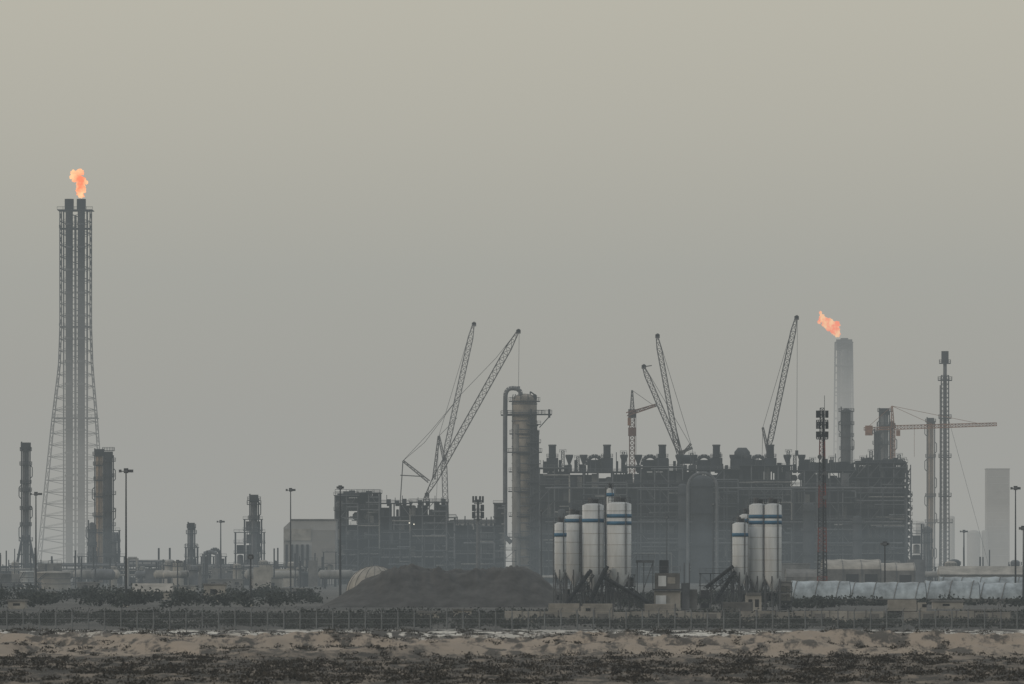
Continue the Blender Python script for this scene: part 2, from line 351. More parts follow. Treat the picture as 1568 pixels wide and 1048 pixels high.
for u,vt in ((862,690),(885,699),(955,692),(1060,694),(1208,690),(1218,697),(1160,700),(1245,702),(1275,700),(1322,700),(1335,690),(1378,696),(1384,702)):
    b.truss((s.x(u),Y+8,s.z(724)),(s.x(u),Y+8,s.z(vt)),s.m(5),s.m(4),4,.25,.15,STEEL); b.rail(s.x(u-5),s.x(u+5),Y+5,s.z(vt+3),STEEL,1.4,2)
for u in range(1225,1300,9): b.box(s.x(u),s.x(u+8),Y+10,Y+18,s.z(724),s.z(U(702,715)),CLAD)
for u in range(1314,1384,8): b.box(s.x(u),s.x(u+7),Y+10,Y+18,s.z(712),s.z(U(698,706)),CLAD)
for u in range(832,1385,8):
    if random.random()<.75: b.box(s.x(u),s.x(u+U(3,8)),Y+14,Y+20,s.z(724),s.z(U(703,714)),random.choice([CLAD,STEEL]))
    if random.random()<.35: b.tube((s.x(u),Y+5,s.z(724)),(s.x(u),Y+5,s.z(U(692,708))),.25,STEEL)
x=s.x(1389)
for k in range(17):
    z=k*3.1
    if z>s.z(712): break
    w=s.m(8 if 5<k<14 else 5); b.box(x,x+w,Y-2,Y+10,z,z+.3,STEEL); b.rail(x,x+w,Y-2,z+.3,STEELB,1.2,1.5); b.tube((x+(k%2)*w,Y-1,z),(x+((k+1)%2)*w,Y-1,z+3.1),.3,STEEL)
    b.box(x,x+w*.6,Y+4,Y+9,z+.3,z+2.2,CLAD)
for xx in (x,x+s.m(5)): b.tube((xx,Y-2,0),(xx,Y-2,s.z(712)),.3,STEEL)
def fv(u,v0,w,m_,y=-18): 
    b.vessel(s.x(u),Y+y,0,s.z(v0),s.m(w/2),m_,24)
    for q_ in (.35,.65,.9): b.platform(s.x(u),Y+y,s.z(v0)*q_,s.m(w/2)+1.2,STEEL)
fv(1074,728,34,STEEL,-10); fv(1043,742,13,STEEL,-26); fv(935,746,14,STEELB); fv(860,780,12,STEEL); fv(1236,770,18,STEEL); fv(1310,790,14,STEEL)
pts=[(s.x(1072+22*math.cos(t)),Y-44,s.z(748)+s.m(22)*math.sin(t)) for t in np.linspace(0,math.pi,12)]
b.path([(s.x(1094),Y-44,0)]+pts,.7,STEELB,8); b.path([(s.x(1050),Y-44,s.z(748)),(s.x(1050),Y-44,0)],.7,STEELB,8)
for v in (748,800,832): b.tube((s.x(835),Y-12,s.z(v)),(s.x(1380),Y-12,s.z(v)),.4,STEELB,8); b.rail(s.x(835),s.x(1380),Y-13,s.z(v-4),STEEL,1.3,4,.1)
for u in range(840,1385,34): b.tube((s.x(u),Y-12,0),(s.x(u),Y-12,s.z(748)),.4,STEEL)
b.obj('furnace_process_unit')
blocks=[(513,548,758),(548,581,754),(581,628,770),(628,684,768),(684,696,792),(696,757,800),(757,773,770)]
b,s=unit(3450,blocks,seed=9,lev=6.5,dx=5.4,dep=36)
Y=3450
for u in (516,525,534,543,552,560,570): 
    b.box(s.x(u),s.x(u+9),Y+6,Y+14,s.z(762),s.z(U(751,756)),CLAD)
b.rail(s.x(513),s.x(581),Y+2,s.z(756),STEEL,1.8,2.2,.13)
for u in (592,605,616,640,652,666,676): b.box(s.x(u),s.x(u+6),Y+6,Y+12,s.z(775),s.z(U(763,768)),STEEL); b.tube((s.x(u),Y+3,s.z(772)),(s.x(u),Y+3,s.z(U(757,764))),.2,STEEL)
for u in (700,712,726,745,752): b.tube((s.x(u),Y+3,s.z(806)),(s.x(u),Y+3,s.z(U(783,797))),.35,STEEL)
for u,v in ((627,802),(634,804)): b.box(s.x(u)-.25,s.x(u)+.25,Y-4.6,Y-4.1,s.z(v),s.z(v)+.5,LAMP)
b.obj('steel_process_structure')
s=S(3400); b=B(); Y=3400
b.box(s.x(446),s.x(514),Y,Y+40,0,s.z(797),FAR); b.box(s.x(434),s.x(446),Y+2,Y+38,0,s.z(808),FAR)
b.add([(s.x(434),Y+2,s.z(808)),(s.x(446),Y+2,s.z(808)),(s.x(446),Y+2,s.z(797)),(s.x(434),Y+38,s.z(808)),(s.x(446),Y+38,s.z(808)),(s.x(446),Y+38,s.z(797))],[(0,1,2),(3,5,4),(0,2,5,3)],FAR)
b.box(s.x(445),s.x(515),Y-.5,Y+40.5,s.z(797)+.01,s.z(795),CONCD)
b.box(s.x(434.5),s.x(477),Y-.4,Y+1.9,s.z(828),s.z(810),CONC); b.box(s.x(478),s.x(513),Y-.4,Y-.05,s.z(870),s.z(812),FARD)
for i_ in range(5): b.box(s.x(437+i_*8),s.x(441+i_*8),Y-.6,Y-.41,s.z(870),s.z(834),DARK)
b.obj('turbine_hall')
b=B(); s=S(3600); b.box(s.x(690),s.x(768),3600,3640,0,s.z(798),FAR); b.box(s.x(689),s.x(769),3599,3641,s.z(798)+.01,s.z(796),CONCD)
for i_ in range(9): b.box(s.x(694+i_*8),s.x(698+i_*8),3599.8,3599.95,s.z(812),s.z(803),DARK)
b.obj('substation_building')
# ------------------------------------------------------------------ large column
Y=3540; s=S(Y); b=B(); cx=s.x(803); r=s.m(19)
b.vessel(cx,Y,0,s.z(603),r,COLM,28)
for v in range(620,880,13): b.lathe(cx,Y,[(r,s.z(v)),(r+.18,s.z(v)+.1),(r+.18,s.z(v)+.5),(r,s.z(v)+.6)],STEELB,28)
b.lathe(s.x(791),Y-4,[(s.m(7),0),(s.m(7),s.z(705)),(s.m(5),s.z(690)),(s.m(5),s.z(650))],ALU,20)
for v,rr in ((614,24),(634,30),(664,23),(692,27),(722,24),(752,25),(790,24),(822,25)): b.platform(cx,Y,s.z(v),s.m(rr),STEEL,1.5,.5)
b.box(cx,s.x(845),Y-3,Y+3,s.z(636),s.z(634),STEEL); b.rail(cx,s.x(845),Y-3,s.z(634),STEEL,1.6,1.5,.15)
b.tube((s.x(841),Y,s.z(640)),(s.x(841),Y,s.z(627)),.5,STEEL,6); b.tube((s.x(826),Y,s.z(655)),(s.x(843),Y,s.z(636)),.3,STEEL)
b.box(s.x(767),cx,Y-2,Y+2,s.z(637),s.z(635),STEEL); b.rail(s.x(767),cx,Y-2,s.z(635),STEEL,1.6,1.5,.15)
for a in range(10): t=a*math.pi/5; b.tube((cx+r*math.cos(t),Y+r*math.sin(t),s.z(612)),(cx+r*.9*math.cos(t),Y+r*.9*math.sin(t),s.z(604)),.25,STEEL)
b.box(s.x(806),s.x(822),Y-3,Y+3,s.z(612),s.z(606),CLAD); b.path([(s.x(812),Y,s.z(606)),(s.x(812),Y,s.z(600)),(s.x(822),Y,s.z(607))],.3,STEEL)
pts=[(s.x(797),Y-3,s.z(608)),(s.x(797),Y-3,s.z(602))]+[(s.x(787+10*math.cos(t)),Y-3,s.z(602)+s.m(7)*math.sin(t)) for t in np.linspace(.2,math.pi/2,4)]
pts+=[(s.x(783+9*math.cos(t)),Y-3,s.z(606)+s.m(11)*math.sin(t)) for t in np.linspace(math.pi/2,math.pi,5)]+[(s.x(773.5),Y-3,s.z(640)),(s.x(773.5),Y-3,s.z(822)),(s.x(783),Y-3,s.z(832))]
b.path(pts,s.m(3.4),STEELB,12)
for du in (9,13,17,20): b.tube((s.x(804+du),Y-r-1.0,0),(s.x(804+du),Y-r-1.0,s.z(600+du*3)),U(.4,.7),random.choice([STEEL,STEEL,CLAD]),8)
for v in range(642,880,10): b.tube((s.x(808+(v//10%2)*16),Y-r-2.2,s.z(v)),(s.x(808+((v//10+1)%2)*16),Y-r-2.2,s.z(v+10)),.35,STEEL)
for v in (650,678,710,738,770,806,840): b.box(s.x(806),s.x(828),Y-r-3,Y-r,s.z(v)-.4,s.z(v),STEEL); b.rail(s.x(806),s.x(828),Y-r-3,s.z(v),STEEL,1.3,1.5,.12)
b.obj('distillation_column')
# ------------------------------------------------------------------ slender columns
def column(u,vt,Y,w,plats,m=STEELB,name='process_column',legs=False,top=None):
    s=S(Y); b=B(); x=s.x(u); zt=s.z(vt); r=s.m(w/2)
    b.vessel(x,Y,0,zt,r,m,18)
    for v in plats: b.platform(x,Y,s.z(v),r+U(.9,1.7),STEEL,1.4,.35)
    if name=='process_column':
        b.tube((x+r+.5,Y-1,0),(x+r+.5,Y-1,zt-1),.3,STEEL,6); b.tube((x-r-.35,Y-1,0),(x-r-.35,Y-1,zt+1),.3,STEEL,6)
        b.tube((x,Y-r-1,0),(x,Y-r-1,zt),.3,STEEL)
        for k in range(int(zt/9)): d=1 if k%2 else -1; b.path([(x+d*(r+.6),Y-1,k*9+2),(x+d*(r+1.5),Y-1,k*9+3),(x+d*(r+1.5),Y-1,k*9+7),(x+d*(r+.5),Y-1,k*9+8)],.22,STEEL,5)
    if top: b.box(x-r*top,x+r*top,Y-r,Y+r,zt-2.5,zt+.6,STEEL)
    if legs:
        for d in (-1,1):
            for e in (-1,1): b.tube((x+d*r,Y+e*r,s.z(820)),(x+d*s.m(19),Y+e*s.m(19),0),.5,STEEL)
        for v in (835,850,865): f=(v-820)/68*19; b.box(x-s.m(w/2+f),x+s.m(w/2+f),Y-.5,Y+.5,s.z(v),s.z(v)+.5,STEEL)
    b.obj(name)
column(39.5,680,3500,10,(690,712,740,752,780,805,828),STEELB,top=1.5,legs=True)
column(152,690,3600,11,(697,712,735,760,790,815),TAN,top=1.3)
column(166,694,3620,12,(690,706,730,757,783,805,822),STEEL,top=1.1)
column(175,815,3560,8,(830,850),STEELB)
column(141,800,3560,8,(815,835,850),STEELB)
column(293,803,3300,7,(808,817,838),STEELB,top=1.5)
column(389,760,3300,10,(766,772,795,815),STEELB,top=1.3)
column(1296,626,3900,14,(630,650,668,688),STEEL)
column(1354,628,3900,13,(630,652,660,680),STEELB,top=1.2)
column(1343,660,3850,6,(664,680),STEEL)
column(1425,642,4000,9,(646,700,760,800),TAN,top=1.1)
column(1366,645,3880,5,(655,),STEEL)
column(1411,800,4400,18,(812,),FAR,'storage_tank'); column(1420,806,3800,9,(815,830),STEELB)
for u,v,w in ((1491,812,21),(1404,820,12),(1457,790,10),(1508,812,10)): column(u,v,4700,w,(),FAR,'storage_tank')
def frame(u0,u1,vt,Y,name='pipe_support_frame',eq=.6,seed=5):
    random.seed(seed); s=S(Y); b=B(); x0,x1,zt=s.x(u0),s.x(u1),s.z(vt); nl=max(2,round(zt/4.5)); nx_=max(1,round((x1-x0)/4.5))
    for i_ in range(nx_+1):
        xx=x0+(x1-x0)*i_/nx_
        for y in (Y,Y+8): b.tube((xx,y,0),(xx,y,zt),.28,STEEL)
    for k in range(1,nl+1):
        z=zt*k/nl; b.box(x0-.5,x1+.5,Y-.5,Y+8.5,z-.3,z,STEEL); b.rail(x0-.5,x1+.5,Y-.5,z,STEELB,1.1,2,.08)
        for i_ in range(nx_):
            xa=x0+(x1-x0)*i_/nx_; xb=x0+(x1-x0)*(i_+1)/nx_
            if random.random()<.35: b.tube((xa,Y,z-zt/nl),(xb,Y,z),.16,STEEL)
            if random.random()<eq:
                if random.random()<.5: b.vessel((xa+xb)/2,Y+4,z-zt/nl,z-.6,(xb-xa)*.32,random.choice([STEELB,ALU,STEEL]),12)
                else: b.box(xa+.6,xb-.6,Y+2,Y+6,z-zt/nl,z-1,random.choice([STEEL,CLAD,STEELB]))
    b.obj(name)
for k_,a in enumerate(((360,404,815,3310),(374,400,795,3330),(284,302,838,3310),(136,182,812,3640),(120,190,852,3500),(22,58,862,3520),(308,345,852,3350),(1396,1412,802,3700),(352,432,866,3280),(196,262,868,3350),(770,790,842,3500),(495,514,845,3300),(415,470,880,3200),(0,30,872,3400),
   (60,120,884,3000),(270,320,880,3050),(0,60,892,2700),(200,250,884,3100),(436,500,868,3150),(1200,1260,872,3100),(1400,1450,868,3300))): frame(*a,seed=k_+1)
random.seed(77); b=B()
for _ in range(150):
    u=U(0,510) if random.random()<.75 else U(1390,1568); Yc=U(2850,3400); s=S(Yc); x=s.x(u); c_=random.random(); zt=s.z(U(856,880))
    if c_<.45: b.tube((x,Yc,0),(x,Yc,s.z(U(838,872))),U(.15,.4),STEEL,6)
    elif c_<.65: b.vessel(x,Yc,0,zt,U(1.2,2.6),random.choice([STEELB,ALU,CONC,STEEL]),14); b.platform(x,Yc,zt*.8,2.8,STEEL)
    elif c_<.85: b.hvessel(x,x+U(6,12),Yc,s.z(880),U(1.2,2),random.choice([ALU,STEELB,CONC])); b.box(x+2,x+3,Yc-1,Yc+1,0,s.z(882),STEEL)
    else: w_=U(3,7); b.box(x,x+w_,Yc,Yc+5,0,zt,random.choice([STEELB,CONC,CONCD])); b.rail(x,x+w_,Yc,zt,STEEL,1.1,1.5,.08)
b.obj('utility_equipment')
random.seed(21)
s=S(3250); b=B(); Y=3250
for v,u0,u1 in ((861,190,262),(866,60,258),(874,0,430),(881,100,434),(868,300,434),(877,480,780),(884,434,860)):
    for q_ in range(3): b.tube((s.x(u0),Y+q_*2,s.z(v)+q_*.3),(s.x(u1),Y+q_*2,s.z(v)+q_*.3),U(.25,.5),random.choice([ALU,STEELB,STEEL]),8)
    for u in range(u0,u1,14): b.tube((s.x(u),Y+1,0),(s.x(u),Y+1,s.z(v)+.5),.25,STEEL)
b.path([(s.x(196),Y,0),(s.x(196),Y,s.z(855)),(s.x(210),Y,s.z(855)),(s.x(210),Y,0)],.6,ALU,8)
b.path([(s.x(312),Y,0),(s.x(312),Y,s.z(848)),(s.x(322),Y,s.z(845)),(s.x(332),Y,s.z(848)),(s.x(332),Y,0)],.8,STEELB,8)
b.obj('pipe_rack')
s=S(3340); b=B(); pts=[(s.x(329+8*math.cos(t)),3340,s.z(850)+s.m(9)*math.sin(t)) for t in np.linspace(0,math.pi,9)]
b.path([(s.x(337),3340,0)]+pts+[(s.x(321),3340,0)],s.m(2.6),STEEL,10); b.obj('bent_duct')
def tank(u0,u1,vt,Y,m):
    s=S(Y); b=B(); r=s.m((u1-u0)/2); x=s.x((u0+u1)/2); z=s.z(vt)
    b.lathe(x,Y,[(r,0),(r,z),(r*1.01,z),(r*1.01,z+.3),(r*.5,z+r*.1),(.01,z+r*.14)],m,36)
    for q_ in (.33,.66): b.lathe(x,Y,[(r+.01,z*q_),(r+.15,z*q_),(r+.15,z*q_+.25),(r+.01,z*q_+.25)],CONCD,36)
    for i_ in range(8): a=math.pi+i_*.16; b.tube((x+(r+.6)*math.cos(a),Y+(r+.6)*math.sin(a),i_*z/8),(x+(r+.6)*math.cos(a+.16),Y+(r+.6)*math.sin(a+.16),(i_+1)*z/8),.2,STEEL)
    b.obj('storage_tank')
tank(30,52,876,2840,WHITE); tank(54,108,878,2820,CONC); tank(0,18,880,2820,CONCD); tank(395,432,874,3300,TAN); tank(1495,1565,882,3200,CONCD)
# ------------------------------------------------------------------ cranes
def seg_boom(b,p0,p1,w,m,rc,rb,taper=.12):
    p0=Vector(p0);p1=Vector(p1); L_=(p1-p0).length; n=max(6,int(L_/(w*1.15)))
    a=p0.lerp(p1,taper); c_=p0.lerp(p1,1-taper)
    b.truss(p0,a,w*.35,w,max(2,int(n*taper)),rc,rb,m); b.truss(a,c_,w,w,int(n*(1-2*taper)),rc,rb,m); b.truss(c_,p1,w,w*.35,max(2,int(n*taper)),rc,rb,m)
    b.box(p1.x-.8,p1.x+1.3,p1.y-.6,p1.y+.6,p1.z-.9,p1.z+.8,m); b.tube((p1.x+.3,p1.y-.6,p1.z+.4),(p1.x+.3,p1.y+.6,p1.z+.4),.9,m,10,cap=True)
def carrier(b,x,Y,m):
    for dy in (-4.5,3): b.box(x-6,x+6,Y+dy,Y+dy+1.5,0,1.6,DARK)
    b.box(x-9,x+4,Y-2.2,Y+2.2,1.8,4.2,m); b.box(x-11,x-7.5,Y-3,Y+3,1.8,5,CLAD); b.box(x+1.5,x+4,Y-4,Y-2.3,2,4.8,WHITE)
def crane(name,Y,foot,knee,tip,w,m,hook=None,extra=()):
    s=S(Y); b=B(); rc,rb=.30,.15
    k=s.P(*knee); t=s.P(*tip); base=Vector((s.x(foot),Y,2))
    carrier(b,s.x(foot),Y,m)
    seg_boom(b,base,k,s.m(w*1.05),m,rc,rb,.06); seg_boom(b,k,t,s.m(w),m,rc,rb,.1)
    if hook: 
        h=s.P(tip[0]+1,hook); b.tube(t+Vector((.6,0,0)),h,.12,STEEL); b.box(h.x-.7,h.x+.7,Y-.5,Y+.5,h.z-2.5,h.z,STEEL)
    for pts,kind in extra:
        pp=[s.P(*q_) for q_ in pts]
        if kind=='l':
            for a,c_ in zip(pp[:-1],pp[1:]): b.tube(a,c_,.14,m)
        elif kind=='L':
            for a,c_ in zip(pp[:-1],pp[1:]): b.tube(a,c_,.32,m)
        else: b.truss(pp[0],pp[1],s.m(4),s.m(2.5),8,.28,.15,m)
    b.obj(name)
crane('crawler_crane',3620,652,(653,758),(793,508),9,CRANE,592,[(((657,738),(617,706)),'t'),(((617,706),(613,768),(640,885)),'L'),(((617,706),(660,660),(705,606)),'l'),(((617,706),(650,678),(706,604),(760,548),(790,510)),'l'),(((613,728),(650,730)),'L'),(((664,735),(672,668)),'t'),(((672,668),(700,640)),'l')])
crane('crawler_crane',3680,686,(680,704),(725,497),7.5,CRANEL,None,[(((680,704),(672,668)),'t'),(((672,668),(722,500)),'l'),(((672,668),(664,880)),'l')])
crane('crawler_crane',3640,1049,(1041,694),(985,562),7,CRANE,None,[(((985,562),(998,560)),'L'),(((1041,694),(1060,686)),'t'),(((1060,686),(988,563)),'l'),(((1060,686),(1066,880)),'l'),(((1046,700),(1036,660)),'L')])
crane('crawler_crane',3670,1046,(1040,702),(1006,515),7,CRANE,None,[(((1040,702),(1058,680)),'t'),(((1058,680),(1008,516)),'l')])
crane('crawler_crane',3640,1173,(1176,692),(1219,487),7.5,CRANE,690,[(((1176,692),(1168,655)),'t'),(((1168,655),(1217,488)),'l'),(((1168,655),(1163,880)),'l'),(((1173,686),(1180,650)),'L')])
Y=3660; s=S(Y); b=B()
b.truss((s.x(968),Y,0),(s.x(968),Y,s.z(628)),s.m(8),s.m(8),34,.32,.2,CRANER); b.truss((s.x(968),Y,s.z(628)),(s.x(968),Y,s.z(598)),s.m(6),s.m(1.5),5,.3,.17,CRANE)
b.truss((s.x(962),Y,s.z(634)),(s.x(1003),Y-20,s.z(622)),s.m(5),s.m(3),7,.35,.22,CRANER)
b.box(s.x(962),s.x(974),Y-2,Y+2,s.z(640),s.z(627),CRANE); b.box(s.x(961),s.x(966),Y-3,Y-1,s.z(652),s.z(640),ORG); b.box(s.x(962),s.x(974),Y-2,Y+2,s.z(668),s.z(655),CRANER)
b.tube((s.x(968),Y,s.z(598)),(s.x(998),Y-18,s.z(621)),.15,CRANE); b.tube((s.x(974),Y,s.z(628)),(s.x(974),Y,s.z(700)),.12,CRANE)
b.obj('tower_crane')
Y=3860; s=S(Y); b=B()
b.truss((s.x(1367),Y,0),(s.x(1367),Y,s.z(655)),s.m(6.5),s.m(6.5),34,.28,.16,ORG)
b.truss((s.x(1369),Y,s.z(655)),(s.x(1526),Y,s.z(650)),s.m(6),s.m(4.5),30,.26,.15,ORG)
b.truss((s.x(1365),Y,s.z(656)),(s.x(1323),Y,s.z(657)),s.m(4),s.m(4),8,.24,.13,ORG)
b.box(s.x(1325),s.x(1336),Y-2,Y+2,s.z(667),s.z(652),ORG); b.box(s.x(1372),s.x(1378),Y-3,Y-1,s.z(668),s.z(659),ORG)
b.truss((s.x(1367),Y,s.z(655)),(s.x(1366),Y,s.z(622)),s.m(5),s.m(1.5),6,.25,.14,ORG)
for q_ in ((1430,651),(1500,649),(1328,655)): b.tube((s.x(1366),Y,s.z(622)),(s.x(q_[0]),Y,s.z(q_[1])),.14,ORG)
b.tube((s.x(1400),Y,s.z(655)),(s.x(1400),Y,s.z(700)),.12,ORG)
b.obj('tower_crane')
# ------------------------------------------------------------------ flares
def blobflame(name,s,pts,m):
    mb=B()
    for (u,v,r) in pts:
        c_=s.P(u,v); rr=s.m(r)
        for a in range(3):
            o=Vector((U(-.35,.35),U(-.35,.35),U(-.35,.35)))*rr
            n=10; vs=[];fs=[]
            for i_ in range(7):
                t=-math.pi/2+math.pi*i_/6
                for j in range(n):
                    p=2*math.pi*j/n; vs.append(tuple(c_+o+Vector((math.cos(t)*math.cos(p)*rr*.85,math.cos(t)*math.sin(p)*rr*.85,math.sin(t)*rr))))
            for i_ in range(6):
                for j in range(n): fs.append((i_*n+j,i_*n+(j+1)%n,(i_+1)*n+(j+1)%n,(i_+1)*n+j))
            mb.add(vs,fs,m,True)
    ob=mb.obj(name,tuple(s.P(pts[0][0],pts[0][1])))
    r=ob.modifiers.new('remesh','REMESH'); r.mode='VOXEL'; r.voxel_size=s.m(.5); r.use_smooth_shade=True
    tx=bpy.data.textures.new('flicker','CLOUDS'); tx.noise_scale=s.m(3.5); tx.noise_depth=3
    d=ob.modifiers.new('flicker','DISPLACE'); d.texture=tx; d.strength=s.m(7); d.mid_level=.56; d.texture_coords='LOCAL'
Y=4600; s=S(Y); b=B()
def leg(v): return float(np.interp(v,[305,500,560,640,760,886],[23,23,25,33,43,53]))
prev=None; cu=116
for v in list(range(322,880,18))+[885]:
    w=s.m(leg(v)); x=s.x(cu-(0 if v<560 else (v-560)*.018)); z=s.z(v); cur=[Vector((x+a*w,Y+c_*w,z)) for a,c_ in ((1,1),(1,-1),(-1,-1),(-1,1))]
    if prev:
        for j in range(4):
            k=(j+1)%4; b.tube(prev[j],cur[j],.42,STEEL); b.tube(cur[j],cur[k],.18,STEEL); b.tube(prev[j],cur[k],.16,STEEL); b.tube(prev[k],cur[j],.16,STEEL)
    prev=cur
for u,r_,vt,mm in ((106,5.6,308,STEEL),(124.5,5.6,308,STEEL),(115.5,1.8,330,STEELB),(133.5,1.3,322,STEEL),(97.5,1.1,322,STEEL)):
    b.cyl(s.x(u),Y,0,s.z(vt),s.m(r_),mm,16)
    if r_>5:
        for v in range(345,880,35): b.cyl(s.x(u),Y,s.z(v),s.z(v)+1.2,s.m(r_+.9),STEELB,16)
        b.cyl(s.x(u),Y,s.z(322),s.z(305),s.m(7),CLAD,16)
for v in (322,350,500,640):
    w=s.m(leg(v)+(4 if v==322 else 1)); b.box(s.x(cu)-w,s.x(cu)+w,Y-1.5,Y+1.5,s.z(v)-.5,s.z(v),STEEL)
    for e_ in (-w,w-1.5): b.box(s.x(cu)-w,s.x(cu)+w,Y+e_,Y+e_+1.5,s.z(v)-.5,s.z(v),STEEL)
    b.rail(s.x(cu)-w,s.x(cu)+w,Y-w,s.z(v),STEEL,1.6,3,.13)
b.obj('flare_stack')
random.seed(5)
blobflame('gas_flame',s,[(124,300,4.5),(122,294,6.5),(125,287,7.5),(121,281,7),(126,276,5.5),(117,273,6),(119,267,5.5),(112,270,4.5),(124,264,4),(111,265,3.5),(131,279,3.5),(121,262,3.5)],FLAME)
Y=7000; s=S(Y); b=B()
for u,r_,vt in ((1284.5,3.2,521),(1293,5,519),(1301,3.2,521)):
    b.cyl(s.x(u),Y,0,s.z(vt),s.m(r_),STEELB,16); b.cyl(s.x(u),Y,s.z(vt+16),s.z(vt-1),s.m(r_+.9),CLAD,16)
b.truss((s.x(1292),Y,0),(s.x(1292),Y,s.z(524)),s.m(34),s.m(26),30,.5,.2,STEELB)
for v in (524,560,600,640,700): b.box(s.x(1279),s.x(1306),Y-9,Y+9,s.z(v)-.8,s.z(v),STEEL)
b.obj('flare_stack')
blobflame('gas_flame',s,[(1283,512,4),(1280,507,6),(1275,502,7.5),(1269,497,8),(1264,494,7),(1260,490,5.5),(1258,485,4),(1256,480,3),(1281,498,5),(1254,493,3)],FLAME)
Y=3950; s=S(Y); b=B()
b.cyl(s.x(1447),Y,0,s.z(541),s.m(2.8),STEELB,14); b.cyl(s.x(1447),Y,s.z(556),s.z(538),s.m(5.5),CLAD,14); b.cyl(s.x(1441),Y+3,0,s.z(590),s.m(1.8),ALU,12)
b.truss((s.x(1446),Y,0),(s.x(1447),Y,s.z(575)),s.m(15),s.m(11),46,.27,.14,STEEL)
for v,w in ((556,9),(582,11),(640,10),(700,10),(760,10),(800,12)): b.platform(s.x(1447),Y,s.z(v),s.m(w),STEEL,1.6,.5)
b.tube((s.x(1452),Y,s.z(640)),(s.x(1515),Y,s.z(870)),.1,STEEL)
b.obj('flare_stack')
s=S(4700); b=B(); Y=4700
b.box(s.x(1511),s.x(1546),Y,Y+18,0,s.z(719),FARD); b.box(s.x(1510.5),s.x(1546.5),Y-.4,Y+18.4,s.z(719)+.01,s.z(717.5),CONCD)
for i_ in range(12): b.box(s.x(1512.5),s.x(1545),Y-.15,Y-.05,s.z(730+i_*11),s.z(729.6+i_*11),FAR)
b.obj('prilling_tower')
# ------------------------------------------------------------------ telecom tower
Y=2050; s=S(Y); b=B(); x=s.x(1259)
b.truss((x,Y,0),(x,Y,s.z(672)),s.m(15),s.m(7.5),40,.17,.085,RED,STEEL)
b.truss((x,Y,s.z(672)),(x,Y,s.z(625)),s.m(7),s.m(6),9,.16,.09,STEEL)
b.tube((x+.6,Y,s.z(625)),(x+.6,Y,s.z(606)),.09,STEEL); b.tube((x+.3,Y,0),(x+.3,Y,s.z(640)),.25,STEEL,6)
for v in (650,672): b.platform(x,Y,s.z(v),s.m(9),STEEL,1.1,.2)
for v,h in ((640,11),(657,11),(670,9)):
    for i_ in range(9):
        a=i_*2*math.pi/9+v; px_,py_=x+s.m(8.5)*math.cos(a),Y+s.m(8.5)*math.sin(a)
        b.box(px_-.2,px_+.2,py_-.15,py_+.15,s.z(v),s.z(v-h),CLAD); b.tube((x,Y,s.z(v-h/2)),(px_,py_,s.z(v-h/2)),.06,STEEL)
for v,d in ((700,-1),(725,1),(740,-1),(762,1)): b.tube((x+d*.7,Y-1.2,s.z(v)),(x+d*.7,Y-1.7,s.z(v)),.6,STEELB,14,cap=True)
b.obj('telecom_tower')
Y=2700; s=S(Y); b=B(); x=s.x(732); b.tube((x,Y,0),(x,Y,s.z(765)),.9,STEELB,10,.45)
for v in (767,780,791):
    b.platform(x,Y,s.z(v+4),s.m(6),STEEL,1,.25)
    for i_ in range(8):
        a=i_*math.pi/4+v; px_,py_=x+s.m(8)*math.cos(a),Y+s.m(8)*math.sin(a); b.box(px_-.3,px_+.3,py_-.2,py_+.2,s.z(v+3),s.z(v-7),STEEL); b.tube((x,Y,s.z(v)),(px_,py_,s.z(v)),.1,STEEL)
b.obj('telecom_mast')
# ------------------------------------------------------------------ batching plant silos
def silo(u,w,vt,vb,Y,dy=0,bands=(796,804),m=WHITE):
    s=S(Y); b=B(); x=s.x(u); y=Y+dy; r=s.m(w/2); z1=s.z(vt); z0=s.z(vb)
    b.lathe(x,y,[(.25,z0-r*1.5),(r,z0),(r,z1),(r*.6,z1+.35),(.01,z1+.5)],m,32)
    for v in bands:
        zz=s.z(v); b.lathe(x,y,[(r+.03,zz),(r+.09,zz),(r+.09,zz+.75),(r+.03,zz+.75)],BLUE,32)
    z=z0+1.5
    while z<z1-1: b.lathe(x,y,[(r,z-.04),(r+.05,z),(r,z+.04)],CONC,32); z+=2.4
    b.tube((x+r*.5,y-r*.9,z0),(x+r*.5,y-r*.9,z1+1),.09,STEELB); b.tube((x+r*.62,y-r*.85,z0),(x+r*.62,y-r*.85,z1+1),.07,STEELB)
    for i_ in range(6):
        a=i_*math.pi/3+.4; a2=a+math.pi/3; p=(x+r*.96*math.cos(a),y+r*.96*math.sin(a)); q_=(x+r*.96*math.cos(a2),y+r*.96*math.sin(a2))
        b.tube((*p,0),(*p,z0+.5),.17,STEELB); b.tube((*p,.4),(*q_,z0-.2),.08,STEELB); b.tube((*p,z0*.55),(*q_,z0*.55),.08,STEELB)
    b.rail(x-r*.9,x+r*.9,y-r*.4,z1+.2,STEEL,1.1,1,.05); b.rail(x-r*.9,x+r*.9,y+r*.4,z1+.2,STEEL,1.1,1,.05)
    b.cyl(x-r*.2,y,z1+.3,z1+1.6,r*.28,STEELB,12); b.box(x+r*.1,x+r*.55,y-.5,y+.5,z1+.3,z1+1.2,STEEL)
    b.tube((x-r-.25,y,0),(x-r-.25,y,z1+.6),.1,STEELB,6)
    b.obj('cement_silo')
Y=1658
silo(858,18,803,876,Y,-2,(822,)); silo(880,30,791,876,Y,3,(800,)); silo(908,33,774,880,Y,0,(800,)); silo(948,37,772,880,Y,-1,(793,804)); silo(935,11,750,870,Y,8,(760,))
silo(1133,24,803,880,Y,-2,(822,)); silo(1144,22,790,884,Y,5,(800,)); silo(1161,28,774,886,Y,0,(794,803)); silo(1183,27,774,886,Y,-1,(794,803))
